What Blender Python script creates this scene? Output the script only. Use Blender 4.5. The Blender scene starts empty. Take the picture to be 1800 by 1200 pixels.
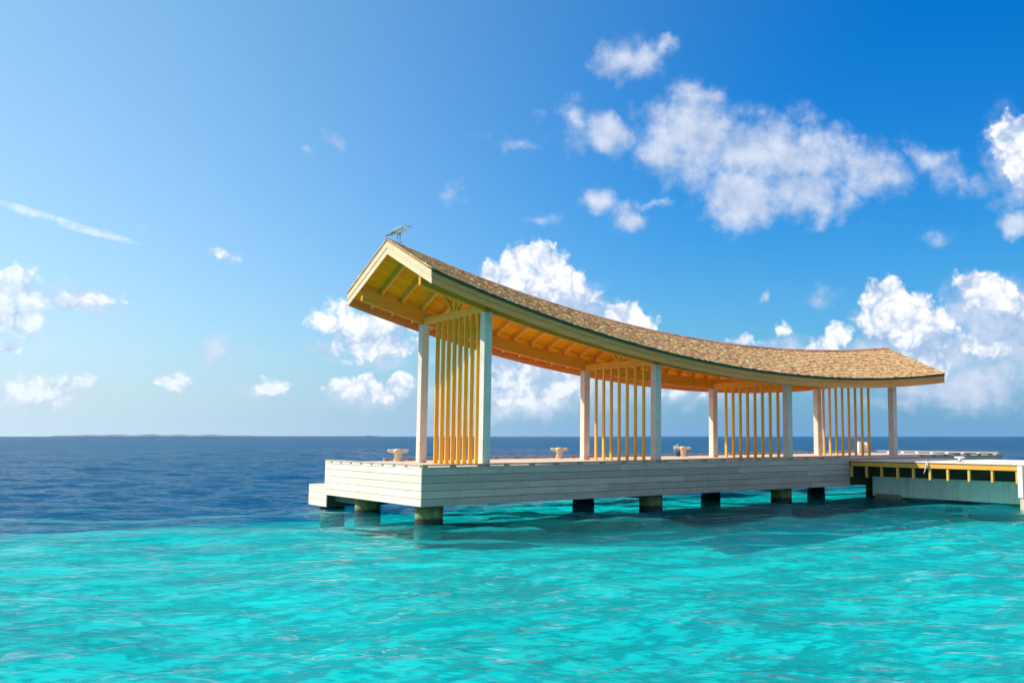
import bpy, bmesh, math, random
import numpy as np
from mathutils import Matrix, Vector
random.seed(7); rng = np.random.default_rng(11)
SC = bpy.context.scene
COL = SC.collection
PI = math.pi

# ------------------------------------------------------------------ camera
CX, CY, FPX, HY = 1150.0, 600.0, 1685.0, 766.0
PITCH = math.atan((HY - CY) / FPX)
CAMZ = 2.2
cam = bpy.data.cameras.new('camera')
cam.sensor_width = 36.0
cam.lens = 36.0 * FPX / 1800.0
cam.shift_x = -(CX - 900.0) / 1800.0
cam.clip_start = 0.1
cam.clip_end = 60000
camo = bpy.data.objects.new('camera', cam)
COL.objects.link(camo)
camo.location = (0, 0, CAMZ)
camo.rotation_euler = (PI / 2 + PITCH, 0, 0)
SC.camera = camo

# ------------------------------------------------------------------ light
SUN_EL = math.radians(42.0)
SUN_DIR = Vector((-0.995, 0.066, 0)).normalized() * math.cos(SUN_EL)      # horizontal part
SUN_DIR = Vector((SUN_DIR.x, SUN_DIR.y, math.sin(SUN_EL)))                # towards the sun
sl = bpy.data.lights.new('sun', 'SUN')
sl.energy = 5.0
sl.angle = math.radians(0.5)
sl.color = (1.0, 0.95, 0.86)
so = bpy.data.objects.new('sun', sl)
COL.objects.link(so)
so.rotation_euler = (-SUN_DIR).to_track_quat('-Z', 'Y').to_euler()
so.location = (-30, 0, 40)

SC.view_settings.view_transform = 'Standard'
SC.view_settings.look = 'None'
SC.view_settings.gamma = 1
SC.view_settings.exposure = 0.35
SC.view_settings.use_curve_mapping = False
SC.cycles.max_bounces = 8
SC.cycles.diffuse_bounces = 4
SC.cycles.glossy_bounces = 3
SC.cycles.transparent_max_bounces = 12
SC.cycles.caustics_reflective = False
SC.cycles.caustics_refractive = False
SC.cycles.sample_clamp_indirect = 6


class NT:
    """small helper for node trees"""
    def __init__(s, tree): s.t = tree; s.n = tree.nodes; s.l = tree.links
    def node(s, typ, **kw):
        n = s.n.new(typ)
        for k, v in kw.items(): setattr(n, k, v)
        return n
    def put(s, sock, v):
        if isinstance(v, bpy.types.NodeSocket): s.l.new(v, sock)
        elif v is not None:
            if sock.type == 'RGBA' and not isinstance(v, (int, float)) and len(v) == 3: v = (*v, 1)
            sock.default_value = v
    def math(s, op, a, b=None, c=None, clamp=False):
        n = s.node('ShaderNodeMath', operation=op, use_clamp=clamp)
        for i, v in enumerate((a, b, c)):
            if v is not None: s.put(n.inputs[i], v)
        return n.outputs[0]
    def vmath(s, op, a, b=None, out=0):
        n = s.node('ShaderNodeVectorMath', operation=op)
        s.put(n.inputs[0], a)
        if b is not None: s.put(n.inputs[1], b)
        return n.outputs[out]
    def mix(s, f, a, b, mode='MIX'):
        n = s.node('ShaderNodeMix', data_type='RGBA', blend_type=mode)
        s.put(n.inputs[0], f); s.put(n.inputs[6], a); s.put(n.inputs[7], b)
        return n.outputs[2]
    def rng(s, v, a, b, c=0.0, d=1.0, smooth=False):
        n = s.node('ShaderNodeMapRange', interpolation_type='SMOOTHSTEP' if smooth else 'LINEAR')
        s.put(n.inputs[0], v)
        for i, x in enumerate((a, b, c, d)): s.put(n.inputs[i + 1], x)
        return n.outputs[0]
    def noise(s, vec, scale, detail=4, rough=0.5, dist=0.0, w=None, out=0):
        n = s.node('ShaderNodeTexNoise', noise_dimensions='3D')
        s.put(n.inputs['Vector'], vec); s.put(n.inputs['Scale'], scale)
        s.put(n.inputs['Detail'], detail); s.put(n.inputs['Roughness'], rough); s.put(n.inputs['Distortion'], dist)
        return n.outputs[out]
    def mapping(s, vec, loc=(0, 0, 0), rot=(0, 0, 0), sc=(1, 1, 1), typ='POINT'):
        n = s.node('ShaderNodeMapping', vector_type=typ)
        s.put(n.inputs[0], vec)
        s.put(n.inputs[1], loc); s.put(n.inputs[2], rot); s.put(n.inputs[3], sc)
        return n.outputs[0]


def ang(x, y):
    """a pixel of the photograph turned into (azimuth, elevation), radians"""
    a = (x - CX) / FPX; b = -(y - CY) / FPX
    d = (a, math.cos(PITCH) - b * math.sin(PITCH), math.sin(PITCH) + b * math.cos(PITCH))
    return math.atan2(d[0], d[1]), math.atan2(d[2], math.hypot(d[0], d[1]))


# ------------------------------------------------------------------ sky
world = bpy.data.worlds.new('World')
SC.world = world
world.use_nodes = True
W = NT(world.node_tree)
W.n.clear()
tc = W.node('ShaderNodeTexCoord')
dirv = tc.outputs['Generated']
sky = W.node('ShaderNodeTexSky', sky_type='NISHITA')
sky.sun_disc = False
sky.sun_elevation = SUN_EL
sky.sun_rotation = math.atan2(SUN_DIR.x, SUN_DIR.y)
sky.altitude = 0
sky.air_density = 1.0
sky.dust_density = 1.2
sky.ozone_density = 2.0
sep = W.node('ShaderNodeSeparateXYZ'); W.put(sep.inputs[0], dirv)
DX, DY, DZ = sep.outputs
az = W.math('ARCTAN2', DX, DY)
el = W.math('ARCSINE', DZ)
comb = W.node('ShaderNodeCombineXYZ'); W.put(comb.inputs[0], az); W.put(comb.inputs[1], el)
AE = comb.outputs[0]
sdot = W.vmath('DOT_PRODUCT', dirv, tuple(SUN_DIR), out=1)
# clear-sky tone: the Nishita sky with the deep polarised blue away from the sun and the milky veil towards it
elp = W.math('MAXIMUM', el, 0.0)
hfac = W.math('POWER', 2.718, W.math('MULTIPLY', elp, -6.0))
sfac = W.rng(sdot, 0.12, 0.78, 0.0, 1.0, smooth=True)
hsv = W.node('ShaderNodeHueSaturation'); W.put(hsv.inputs['Color'], sky.outputs[0])
W.put(hsv.inputs['Saturation'], 1.5)
W.put(hsv.inputs['Value'], 0.95)
hi = W.rng(el, 0.04, 0.42, 0, 1)
deep = W.mix(1.0, hsv.outputs[0], W.mix(hi, (0.50, 1.03, 1.32), (0.0, 1.14, 1.50)), 'MULTIPLY')
veil = W.mix(1.0, sky.outputs[0], W.mix(hi, (0.98, 1.14, 1.22), (0.76, 1.20, 1.24)), 'MULTIPLY')
clear = W.mix(sfac, deep, veil)
# cloud masses: (px, py, rx, ry, weight, rotation deg) turned into directions
CRISP = [
 (936, 462, 62, 42, 1.15, 0), (888, 486, 56, 34, 1.05, 0), (960, 492, 66, 46, 1.1, 0), (998, 502, 44, 36, 1.0, 0), (1043, 517, 23, 18, .95, 0), (1097, 552, 42, 32, 1.1, 0), (1124, 566, 40, 22, 1.0, 0), (1146, 571, 16, 11, .8, 0),
 (612, 572, 66, 42, 1.05, 10), (655, 592, 86, 50, 1.0, 0), (562, 560, 26, 20, .8, 0), (625, 682, 54, 26, 1.0, 0), (668, 692, 50, 20, .85, 0), (706, 682, 28, 22, .95, 0),
 (885, 640, 44, 30, .85, 0), (915, 655, 40, 24, .75, 0), (900, 682, 70, 26, .85, 0), (985, 690, 60, 22, .8, 0), (1000, 655, 30, 22, .75, 0), (930, 700, 90, 16, .7, 0), (1200, 690, 60, 18, .7, 0),
 (1557, 522, 46, 40, 1.15, 0), (1592, 552, 66, 48, 1.15, 10), (1542, 568, 46, 42, 1.05, 0), (1630, 578, 52, 38, 1.0, 0), (1605, 604, 44, 26, .9, 0), (1517, 537, 20, 22, 1.0, 0),
 (1710, 497, 46, 26, .95, 15), (1748, 522, 62, 38, .9, 20), (1787, 530, 30, 34, 1.0, 0), (1700, 600, 42, 20, .85, 15), (1742, 612, 34, 18, .9, 0), (1640, 640, 40, 22, .7, 20),
 (1450, 606, 36, 24, 1.0, 0), (1474, 592, 26, 26, 1.05, 0), (1377, 582, 20, 20, .9, 0), (1300, 603, 48, 15, .85, 0), (1424, 611, 25, 14, .9, 0),
 (1777, 240, 42, 46, 1.0, 0), (1797, 290, 36, 60, 1.0, 0), 
 (20, 510, 50, 36, 1.05, 0), (18, 545, 52, 32, 1.0, 0), (140, 528, 70, 20, .8, -5), (85, 684, 60, 26, 1.0, 0), (314, 671, 32, 18, 1.0, 0), (478, 682, 32, 19, .95, 0), (0, 605, 28, 18, .9, 0), (400, 448, 34, 12, .62, 10)]
SOFT = [
 (1215, 235, 120, 80, 1.0, 15), (1180, 270, 90, 60, .85, 40), (1320, 262, 125, 66, .9, 0), (1300, 345, 95, 62, 1.05, 0), (1410, 345, 104, 56, 1.0, 15), (1400, 280, 116, 74, .8, 0), (1540, 300, 90, 48, .72, 15),
 (1005, 205, 44, 30, .62, 40), (1105, 106, 74, 46, .8, 0), (1168, 80, 36, 18, .5, 0), (1055, 355, 44, 28, .7, 35), (1098, 384, 36, 30, .75, 10), (1020, 250, 70, 36, .5, 0),
 (1640, 285, 76, 36, .60, 30), (1705, 325, 80, 34, .52, 15), (1778, 300, 56, 105, .70, 0), (1786, 390, 34, 28, .9, 0), (1066, 238, 50, 38, 1.1, 0), (1343, 517, 14, 13, .8, 0), (1650, 412, 40, 16, .5, 0), (1440, 525, 46, 32, .42, 0), (1390, 500, 24, 16, .35, 0), (1425, 200, 55, 26, .45, 10),
 (970, 535, 130, 60, 1.0, 10), (1060, 570, 90, 42, .8, 10), (900, 560, 100, 60, .8, 0), (680, 612, 90, 44, .8, 0), (570, 622, 56, 26, .62, 0), (650, 700, 110, 26, .6, 0),
 (920, 650, 130, 70, .9, 0), (1010, 660, 110, 60, .8, 0), (900, 700, 170, 40, .9, 0), (1180, 690, 170, 36, .75, 0), (1080, 650, 120, 60, .7, 0), (1330, 680, 160, 34, .6, 0),
 (1640, 610, 150, 70, .95, 20), (1770, 600, 110, 100, .9, 0), (1700, 680, 150, 50, .95, 0), (1560, 620, 90, 60, .8, 0), (1440, 625, 120, 40, .75, 0), (1600, 700, 120, 20, .5, 0), (1720, 540, 90, 60, .8, 0),
 (370, 620, 34, 34, .5, 30), (130, 530, 100, 34, .55, 0), (60, 560, 110, 60, .5, 0), (90, 690, 90, 30, .6, 0), (440, 680, 90, 22, .45, 0), (590, 243, 34, 20, .45, 25), (538, 270, 18, 10, .4, 0), (797, 338, 30, 30, .58, 40),
 (948, 198, 34, 20, .33, 0), (900, 250, 90, 22, .33, 0), (1150, 360, 80, 10, .35, 0), (940, 388, 60, 10, .3, 0), (395, 448, 46, 16, .42, 10), (150, 583, 50, 12, .4, 0), (250, 405, 14, 6, .4, 0), (560, 420, 50, 14, .3, 0), (440, 620, 90, 20, .33, 0)]
# domain warp gives the outlines their cauliflower edges
wn = W.noise(AE, 26.0, 6, 0.6, out=1)
warp = W.vmath('MULTIPLY', W.vmath('SUBTRACT', wn, (0.5, 0.5, 0.5)), (0.040, 0.032, 0))
AEW = W.vmath('ADD', AE, warp)


def blobs(L, k):
    f = None
    for (bx, by, rx, ry, wt, rot) in L:
        a0, e0 = ang(bx, by)
        m = W.mapping(AEW, (a0, e0, 0), (0, 0, -math.radians(rot)), (k * rx / FPX, k * ry / FPX, 1), 'TEXTURE')
        g = W.node('ShaderNodeTexGradient', gradient_type='SPHERICAL')
        W.put(g.inputs[0], m)
        v = W.math('MULTIPLY', g.outputs['Fac'], wt)
        f = v if f is None else W.math('MAXIMUM', f, v)
    return f


fc = blobs(CRISP, 1.22)
fs = blobs(SOFT, 1.28)
# clouds carry on outside the frame, cover raised there to add white fill light
low = W.noise(W.mapping(dirv, sc=(1, 1, 2.2)), 3.2, 6, 0.6)
outm = W.math('MAXIMUM', W.rng(W.math('ABSOLUTE', W.math('ADD', az, 0.15)), 0.62, 0.9, 0, 1), W.rng(el, 0.5, 0.7, 0, 1))
fs = W.math('MAXIMUM', fs, W.math('MULTIPLY', W.rng(low, 0.42, 0.60, 0, 1.0), outm))
n1 = W.noise(AE, 55.0, 8, 0.57)
n2 = W.noise(AE, 16.0, 5, 0.55)
n2b = W.noise(W.vmath('ADD', AE, (-0.010, 0.014, 0)), 16.0, 5, 0.55)
def vor(vec, sc):
    v = W.node('ShaderNodeTexVoronoi', feature='SMOOTH_F1', voronoi_dimensions='2D'); W.put(v.inputs['Vector'], vec)
    v.inputs['Scale'].default_value = sc; v.inputs['Smoothness'].default_value = 0.35
    return v.outputs['Distance']
v1 = vor(AEW, 62.0); v2 = vor(AEW, 150.0)
bump = W.math('ADD', W.math('MULTIPLY', W.math('SUBTRACT', 0.42, v1), 0.42), W.math('MULTIPLY', W.math('SUBTRACT', 0.42, v2), 0.22))
bump = W.math('ADD', bump, W.math('MULTIPLY', W.math('SUBTRACT', n1, 0.5), 0.45))
dc = W.math('ADD', fc, bump)
ac = W.math('MULTIPLY', W.rng(dc, 0.22, 0.58, 0, 1, smooth=True), W.rng(fc, 0.03, 0.16, 0, 1))
ds = W.math('ADD', fs, W.math('ADD', W.math('MULTIPLY', W.math('SUBTRACT', n1, 0.5), 0.75), W.math('MULTIPLY', W.math('SUBTRACT', n2, 0.5), 1.1)))
asf = W.math('MULTIPLY', W.rng(ds, 0.08, 0.80, 0, 0.88, smooth=True), W.rng(fs, 0.02, 0.25, 0, 1))
relief = W.math('MULTIPLY', W.math('SUBTRACT', n2, n2b), 2.6)
crease = W.math('ADD', W.math('MULTIPLY', W.math('SUBTRACT', v1, 0.35), 0.75), W.math('MULTIPLY', W.math('SUBTRACT', v2, 0.35), 0.5))
lc = W.math('ADD', W.math('SUBTRACT', 0.78, W.math('MULTIPLY', crease, 1.5)), W.math('MULTIPLY', relief, 1.4), clamp=True)
ls = W.math('ADD', W.math('ADD', 0.40, relief), W.math('MULTIPLY', W.math('SUBTRACT', n1, 0.5), 0.9), clamp=True)
ccol = W.mix(lc, (3.7, 4.8, 6.7), (8.7, 8.7, 8.7))
scol = W.mix(ls, (3.5, 4.5, 6.3), (6.8, 7.1, 7.9))
# distant cloud seen through sea air
airf = W.math('MULTIPLY', W.math('POWER', 2.718, W.math('MULTIPLY', elp, W.rng(sdot, 0.15, 0.6, -11.0, -6.5))), 0.90)
HAZE_R, HAZE_L = (1.45, 3.3, 5.9), (5.4, 6.9, 8.3)
hcol = W.mix(W.rng(sdot, -0.1, 0.6, 0, 1, smooth=True), HAZE_R, HAZE_L)
ccol = W.mix(W.math('MULTIPLY', airf, 0.5), ccol, hcol)
scol = W.mix(W.math('MULTIPLY', airf, 0.3), scol, hcol)
clear = W.mix(airf, clear, hcol)
g = W.node('ShaderNodeTexGradient', gradient_type='SPHERICAL'); W.put(g.inputs[0], W.mapping(W.vmath('ADD', AE, W.vmath('MULTIPLY', warp, (0.3, 0.3, 0))), (*ang(112, 391), 0), (0, 0, math.radians(-13)), (112 / FPX, 8 / FPX, 1), 'TEXTURE'))
clear = W.mix(W.math('MULTIPLY', W.math('POWER', g.outputs['Fac'], 0.7), W.rng(n1, 0.36, 0.62, 0.0, 1.0)), clear, (8.4, 8.5, 8.7))
final = W.mix(asf, clear, scol)
ac = W.math('MULTIPLY', ac, W.rng(az, -0.62, -0.30, 0.72, 1.0))
final = W.mix(ac, final, ccol)
# below the horizon: sea-coloured, never in view
final = W.mix(W.rng(DZ, -0.02, -0.002, 1, 0), final, (0.8, 2.2, 3.2))
bg = W.node('ShaderNodeBackground'); W.put(bg.inputs[0], final); bg.inputs[1].default_value = 0.1
wo = W.node('ShaderNodeOutputWorld'); W.l.new(bg.outputs[0], wo.inputs[0])
world.cycles.sampling_method = 'MANUAL'
world.cycles.sample_map_resolution = 512


# ------------------------------------------------------------------ materials
def newmat(name):
    m = bpy.data.materials.new(name); m.use_nodes = True
    N = NT(m.node_tree); N.n.clear()
    o = N.node('ShaderNodeOutputMaterial'); b = N.node('ShaderNodeBsdfPrincipled')
    N.l.new(b.outputs[0], o.inputs[0])
    return m, N, b, o


def wood(name, c1, c2, grain='x', rough=0.6, rnd=0.25, fix=0, knots=0.0, dirt=0.0, dirtc=(0.12, 0.11, 0.09), bump=0.25, spec=0.3, green=0.0):
    """sawn timber: c1/c2 early and late wood, grain along the named axis"""
    m, N, b, o = newmat(name)
    t = N.node('ShaderNodeTexCoord'); oi = N.node('ShaderNodeObjectInfo')
    ofs = N.math('MULTIPLY', oi.outputs['Random'], 37.0)
    cv = N.node('ShaderNodeCombineXYZ')
    for i in range(3): N.put(cv.inputs[i], ofs)
    p = N.vmath('ADD', t.outputs['Object'], cv.outputs[0])
    s = {'x': (0.5, 14, 14), 'y': (14, 0.5, 14), 'z': (14, 14, 0.5)}[grain]
    pg = N.mapping(p, sc=s)
    g1 = N.noise(pg, 1.6, 6, 0.6, 0.6)
    s2 = {'x': (1.5, 60, 60), 'y': (60, 1.5, 60), 'z': (60, 60, 1.5)}[grain]
    g2 = N.noise(N.mapping(p, sc=s2), 1.5, 3, 0.6)
    f = N.rng(g1, 0.3, 0.7, 0, 1)
    c = N.mix(f, c1, c2)
    c = N.mix(N.rng(g2, 0.45, 0.75, 0, 0.35), c, tuple(x * 0.5 for x in c2))
    if knots:
        vo = N.node('ShaderNodeTexVoronoi', feature='F1'); N.put(vo.inputs['Vector'], N.mapping(p, sc={'x': (1, 3, 3), 'y': (3, 1, 3), 'z': (3, 3, 1)}[grain])); vo.inputs['Scale'].default_value = 1.1
        c = N.mix(N.rng(vo.outputs['Distance'], 0.04, 0.10, knots, 0), c, tuple(x * 0.35 for x in c2))
    if dirt:
        d = N.noise(t.outputs['Object'], 1.3, 7, 0.68, 0.3)
        c = N.mix(N.rng(d, 0.48, 0.75, 0, dirt), c, dirtc)
    if fix:      # thin stains down the lines of screws, one at every joist
        geo = N.node('ShaderNodeNewGeometry')
        A_ = math.atan2(0.63130142, 0.77553757)
        dvec = (math.cos(A_), math.sin(A_), 0) if grain == 'x' else (-math.sin(A_), math.cos(A_), 0)
        q = N.math('FRACT', N.math('DIVIDE', N.math('ADD', N.vmath('DOT_PRODUCT', geo.outputs['Position'], dvec, out=1), 40.0), fix))
        ln = N.rng(N.math('ABSOLUTE', N.math('SUBTRACT', q, 0.5)), 0.010, 0.020, 0.24, 0)
        c = N.mix(N.math('MULTIPLY', ln, N.rng(N.noise(geo.outputs['Position'], 7.0, 3), 0.35, 0.6)), c, (0.16, 0.15, 0.13))
    r = N.rng(oi.outputs['Random'], 0, 1, 1 - rnd, 1 + rnd * 0.6)
    mul = N.node('ShaderNodeVectorMath', operation='SCALE'); N.put(mul.inputs[0], c); N.put(mul.inputs['Scale'], r)
    N.put(b.inputs['Base Color'], mul.outputs[0])
    b.inputs['Roughness'].default_value = rough
    b.inputs['Specular IOR Level'].default_value = spec
    bp = N.node('ShaderNodeBump'); bp.inputs['Strength'].default_value = bump; bp.inputs['Distance'].default_value = 0.01
    N.put(bp.inputs['Height'], N.math('ADD', g1, N.math('MULTIPLY', g2, 0.6)))
    N.l.new(bp.outputs[0], b.inputs['Normal'])
    return m


M = {}
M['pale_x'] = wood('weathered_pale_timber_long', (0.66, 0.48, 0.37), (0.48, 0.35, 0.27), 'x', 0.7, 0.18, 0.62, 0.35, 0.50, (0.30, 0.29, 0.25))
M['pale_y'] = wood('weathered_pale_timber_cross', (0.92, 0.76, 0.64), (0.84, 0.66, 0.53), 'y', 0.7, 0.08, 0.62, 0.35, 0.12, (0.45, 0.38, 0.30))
M['deck'] = wood('deck_timber', (0.88, 0.68, 0.52), (0.74, 0.55, 0.41), 'x', 0.6, 0.12, 0, 0.0, 0.25, (0.4, 0.32, 0.26))
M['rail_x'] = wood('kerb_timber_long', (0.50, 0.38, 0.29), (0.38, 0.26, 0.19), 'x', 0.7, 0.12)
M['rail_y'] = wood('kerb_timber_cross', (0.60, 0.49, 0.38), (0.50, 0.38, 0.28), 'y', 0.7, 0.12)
M['pine_u'] = wood('pine_beam_long', (0.94, 0.41, 0.05), (0.82, 0.28, 0.025), 'x', 0.5, 0.10, 0, 0.6, spec=0.12)
M['pine_v'] = wood('pine_beam_cross', (0.94, 0.46, 0.07), (0.84, 0.34, 0.035), 'y', 0.5, 0.10, 0, 0.6, spec=0.12)
M['pine_z'] = wood('pine_slat', (0.94, 0.54, 0.06), (0.84, 0.36, 0.03), 'z', 0.5, 0.10, 0, 0.6, spec=0.12)
M['soffit'] = wood('soffit_board', (0.97, 0.41, 0.012), (0.93, 0.28, 0.006), 'x', 0.7, 0.12, 0, 0.5, spec=0.05)
M['fascia'] = wood('fascia_board', (0.95, 0.35, 0.10), (0.80, 0.24, 0.055), 'x', 0.65, 0.10, 0, 0.7)
M['barge'] = wood('barge_board', (0.88, 0.63, 0.40), (0.78, 0.50, 0.29), 'y', 0.6, 0.08, 0, 0.3)
M['jbeam'] = wood('jetty_beam', (0.94, 0.47, 0.09), (0.80, 0.34, 0.05), 'y', 0.6, 0.1, 0, 0.6)
M['jpost'] = wood('jetty_post', (0.90, 0.48, 0.12), (0.74, 0.34, 0.06), 'z', 0.6, 0.15, 0, 0.4)
M['darkwood'] = wood('dark_timber', (0.10, 0.085, 0.05), (0.05, 0.05, 0.03), 'x', 0.7, 0.1)
M['rust'] = wood('rusty_steel', (0.34, 0.13, 0.05), (0.22, 0.07, 0.03), 'z', 0.75, 0.05, 0, 0, 0.6, (0.45, 0.25, 0.12))


def plain(name, col, rough=0.5, var=0.12, scale=6.0, spec=0.4, metal=0.0, c2=None, bump=0.0):
    m, N, b, o = newmat(name)
    t = N.node('ShaderNodeTexCoord')
    n = N.noise(t.outputs['Object'], scale, 6, 0.6)
    c = N.mix(N.rng(n, 0.3, 0.7, 0, 1), tuple(x * (1 - var) for x in col), c2 or tuple(min(1, x * (1 + var)) for x in col))
    N.put(b.inputs['Base Color'], c)
    b.inputs['Roughness'].default_value = rough; b.inputs['Specular IOR Level'].default_value = spec
    b.inputs['Metallic'].default_value = metal
    if bump:
        bp = N.node('ShaderNodeBump'); bp.inputs['Strength'].default_value = bump; bp.inputs['Distance'].default_value = 0.02
        N.put(bp.inputs['Height'], n); N.l.new(bp.outputs[0], b.inputs['Normal'])
    return m


def concrete(name, base, pits=0.6, streak=0.3, streakc=(0.2, 0.19, 0.15)):
    m, N, b, o = newmat(name)
    t = N.node('ShaderNodeTexCoord'); oi = N.node('ShaderNodeObjectInfo')
    cv = N.node('ShaderNodeCombineXYZ')
    for i in range(3): N.put(cv.inputs[i], N.math('MULTIPLY', oi.outputs['Random'], 31.0))
    p = N.vmath('ADD', t.outputs['Object'], cv.outputs[0])
    big = N.noise(p, 2.2, 6, 0.62)
    c = N.mix(N.rng(big, 0.3, 0.7), tuple(x * 0.86 for x in base), tuple(x * 1.06 for x in base))
    st = N.noise(N.mapping(p, sc=(9, 9, 0.7)), 1.0, 6, 0.7)
    c = N.mix(N.rng(st, 0.5, 0.78, 0, streak), c, streakc)
    vo = N.node('ShaderNodeTexVoronoi', feature='F1'); N.put(vo.inputs['Vector'], p); vo.inputs['Scale'].default_value = 17
    pit = N.math('MULTIPLY', N.rng(vo.outputs['Distance'], 0.10, 0.20, 1, 0), N.rng(N.noise(p, 4.0, 3, 0.6), 0.46, 0.56, 0, 1))
    c = N.mix(N.math('MULTIPLY', pit, pits), c, (0.10, 0.10, 0.10))
    N.put(b.inputs['Base Color'], c)
    b.inputs['Roughness'].default_value = 0.8; b.inputs['Specular IOR Level'].default_value = 0.25
    bp = N.node('ShaderNodeBump'); bp.inputs['Strength'].default_value = 0.4; bp.inputs['Distance'].default_value = 0.01
    N.put(bp.inputs['Height'], N.math('SUBTRACT', N.noise(p, 30, 5, 0.6), pit)); N.l.new(bp.outputs[0], b.inputs['Normal'])
    return m


M['column'] = concrete('pale_concrete_column', (0.72, 0.60, 0.50), 0.85, 0.45, (0.36, 0.35, 0.31))
M['jwall'] = concrete('weathered_concrete_wall', (0.62, 0.68, 0.56), 0.5, 0.55, (0.24, 0.27, 0.22))
M['footing'] = concrete('brown_concrete_footing', (0.26, 0.21, 0.14), 0.7, 0.6, (0.08, 0.06, 0.03))


def pile_mat():
    m, N, b, o = newmat('algae_stained_pile')
    t = N.node('ShaderNodeTexCoord'); p = t.outputs['Object']
    sp = N.node('ShaderNodeSeparateXYZ'); N.put(sp.inputs[0], p); z = sp.outputs[2]
    n = N.noise(p, 5, 7, 0.68); ns = N.noise(N.mapping(p, sc=(6, 6, 0.8)), 2.0, 6, 0.7)
    c = N.mix(N.rng(n, 0.35, 0.65), (0.12, 0.16, 0.05), (0.36, 0.29, 0.08))
    c = N.mix(N.rng(ns, 0.45, 0.7, 0, 0.7), c, (0.05, 0.08, 0.035))
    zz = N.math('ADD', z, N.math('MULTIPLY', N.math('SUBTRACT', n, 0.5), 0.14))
    # tide mark: a wet black band of weed that belongs to the pile (pier frame: water at -1.45)
    c = N.mix(N.rng(zz, -1.37, -1.30, 1, 0), c, (0.012, 0.018, 0.012))
    # under water the lagoon's scattered light is painted onto the shaft as turquoise
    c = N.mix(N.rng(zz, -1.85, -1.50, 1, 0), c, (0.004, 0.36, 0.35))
    N.put(b.inputs['Base Color'], c); b.inputs['Roughness'].default_value = 0.75
    bp = N.node('ShaderNodeBump'); bp.inputs['Strength'].default_value = 0.8; bp.inputs['Distance'].default_value = 0.03
    N.put(bp.inputs['Height'], n); N.l.new(bp.outputs[0], b.inputs['Normal'])
    return m


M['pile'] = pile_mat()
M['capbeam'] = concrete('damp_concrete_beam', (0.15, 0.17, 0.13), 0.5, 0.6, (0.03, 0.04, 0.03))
M['white'] = plain('sunlit_timber_white', (0.78, 0.76, 0.70), 0.45, 0.06)
M['cream'] = plain('cream_cast_iron', (0.64, 0.48, 0.31), 0.45, 0.12, 5)
M['rope'] = plain('pale_rope', (0.62, 0.60, 0.58), 0.9, 0.2, 60)
M['blue_rope'] = plain('blue_rope', (0.05, 0.12, 0.25), 0.9, 0.2, 60)
M['black'] = plain('black_rubber', (0.02, 0.02, 0.025), 0.6, 0.2)
M['orange'] = plain('buoy_paint', (0.75, 0.62, 0.35), 0.5, 0.1)


def shingle_mat():
    m, N, b, o = newmat('cedar_shingle')
    at = N.node('ShaderNodeAttribute', attribute_name='tone')
    t = N.node('ShaderNodeTexCoord')
    cr = N.node('ShaderNodeValToRGB'); N.put(cr.inputs[0], at.outputs['Fac'])
    e = cr.color_ramp.elements
    e[0].position = 0; e[0].color = (0.26, 0.085, 0.055, 1)
    e[1].position = 1; e[1].color = (0.95, 0.66, 0.29, 1)
    for p_, c_ in ((0.2, (0.55, 0.22, 0.12)), (0.42, (0.70, 0.34, 0.15)), (0.6, (0.90, 0.50, 0.20)), (0.8, (0.92, 0.59, 0.26))):
        x = e.new(p_); x.color = (*c_, 1)
    g = N.noise(N.mapping(t.outputs['Object'], sc=(40, 3, 3)), 1.5, 4, 0.65)
    c = N.mix(N.rng(g, 0.35, 0.75, 0, 0.5), cr.outputs[0], (0.20, 0.11, 0.06))
    N.put(b.inputs['Base Color'], c); b.inputs['Roughness'].default_value = 0.7; b.inputs['Specular IOR Level'].default_value = 0.25
    bp = N.node('ShaderNodeBump'); bp.inputs['Strength'].default_value = 0.3; bp.inputs['Distance'].default_value = 0.008
    N.put(bp.inputs['Height'], g); N.l.new(bp.outputs[0], b.inputs['Normal'])
    return m


M['shingle'] = shingle_mat()

# ------------------------------------------------------------------ frames and builders
C0 = Vector((-5.8015, 24.1496, 0))
ANG = math.atan2(0.63130142, 0.77553757)
WZ = 1.45                                   # the deck stands 1.45 m above the water (pier frame z = 0)


def uvw(u, v, z=0.0):
    """pier frame -> world"""
    return Vector((C0.x + u * math.cos(ANG) - v * math.sin(ANG), C0.y + u * math.sin(ANG) + v * math.cos(ANG), z + WZ))


def thing(name, label, cat, u=0, v=0, z=0, rot=0.0, group=None, world=None):
    o = bpy.data.objects.new(name, None); COL.objects.link(o)
    o.empty_display_size = 0.3
    o.location = world if world is not None else uvw(u, v, z)
    o.rotation_euler = (0, 0, ANG + rot if world is None else rot)
    o['label'] = label; o['category'] = cat
    if group: o['group'] = group
    return o


def mesh_from(name, verts, faces, mat, smooth=False):
    me = bpy.data.meshes.new(name); me.from_pydata([tuple(v) for v in verts], [], faces); me.update()
    if mat: me.materials.append(mat)
    if smooth:
        me.polygons.foreach_set('use_smooth', [True] * len(me.polygons))
    return me


def link(name, me, parent=None, loc=None, rot=None, **props):
    o = bpy.data.objects.new(name, me); COL.objects.link(o)
    if parent: o.parent = parent
    if loc is not None: o.location = loc
    if rot is not None: o.rotation_euler = rot
    for k, v in props.items(): o[k] = v
    return o


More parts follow.
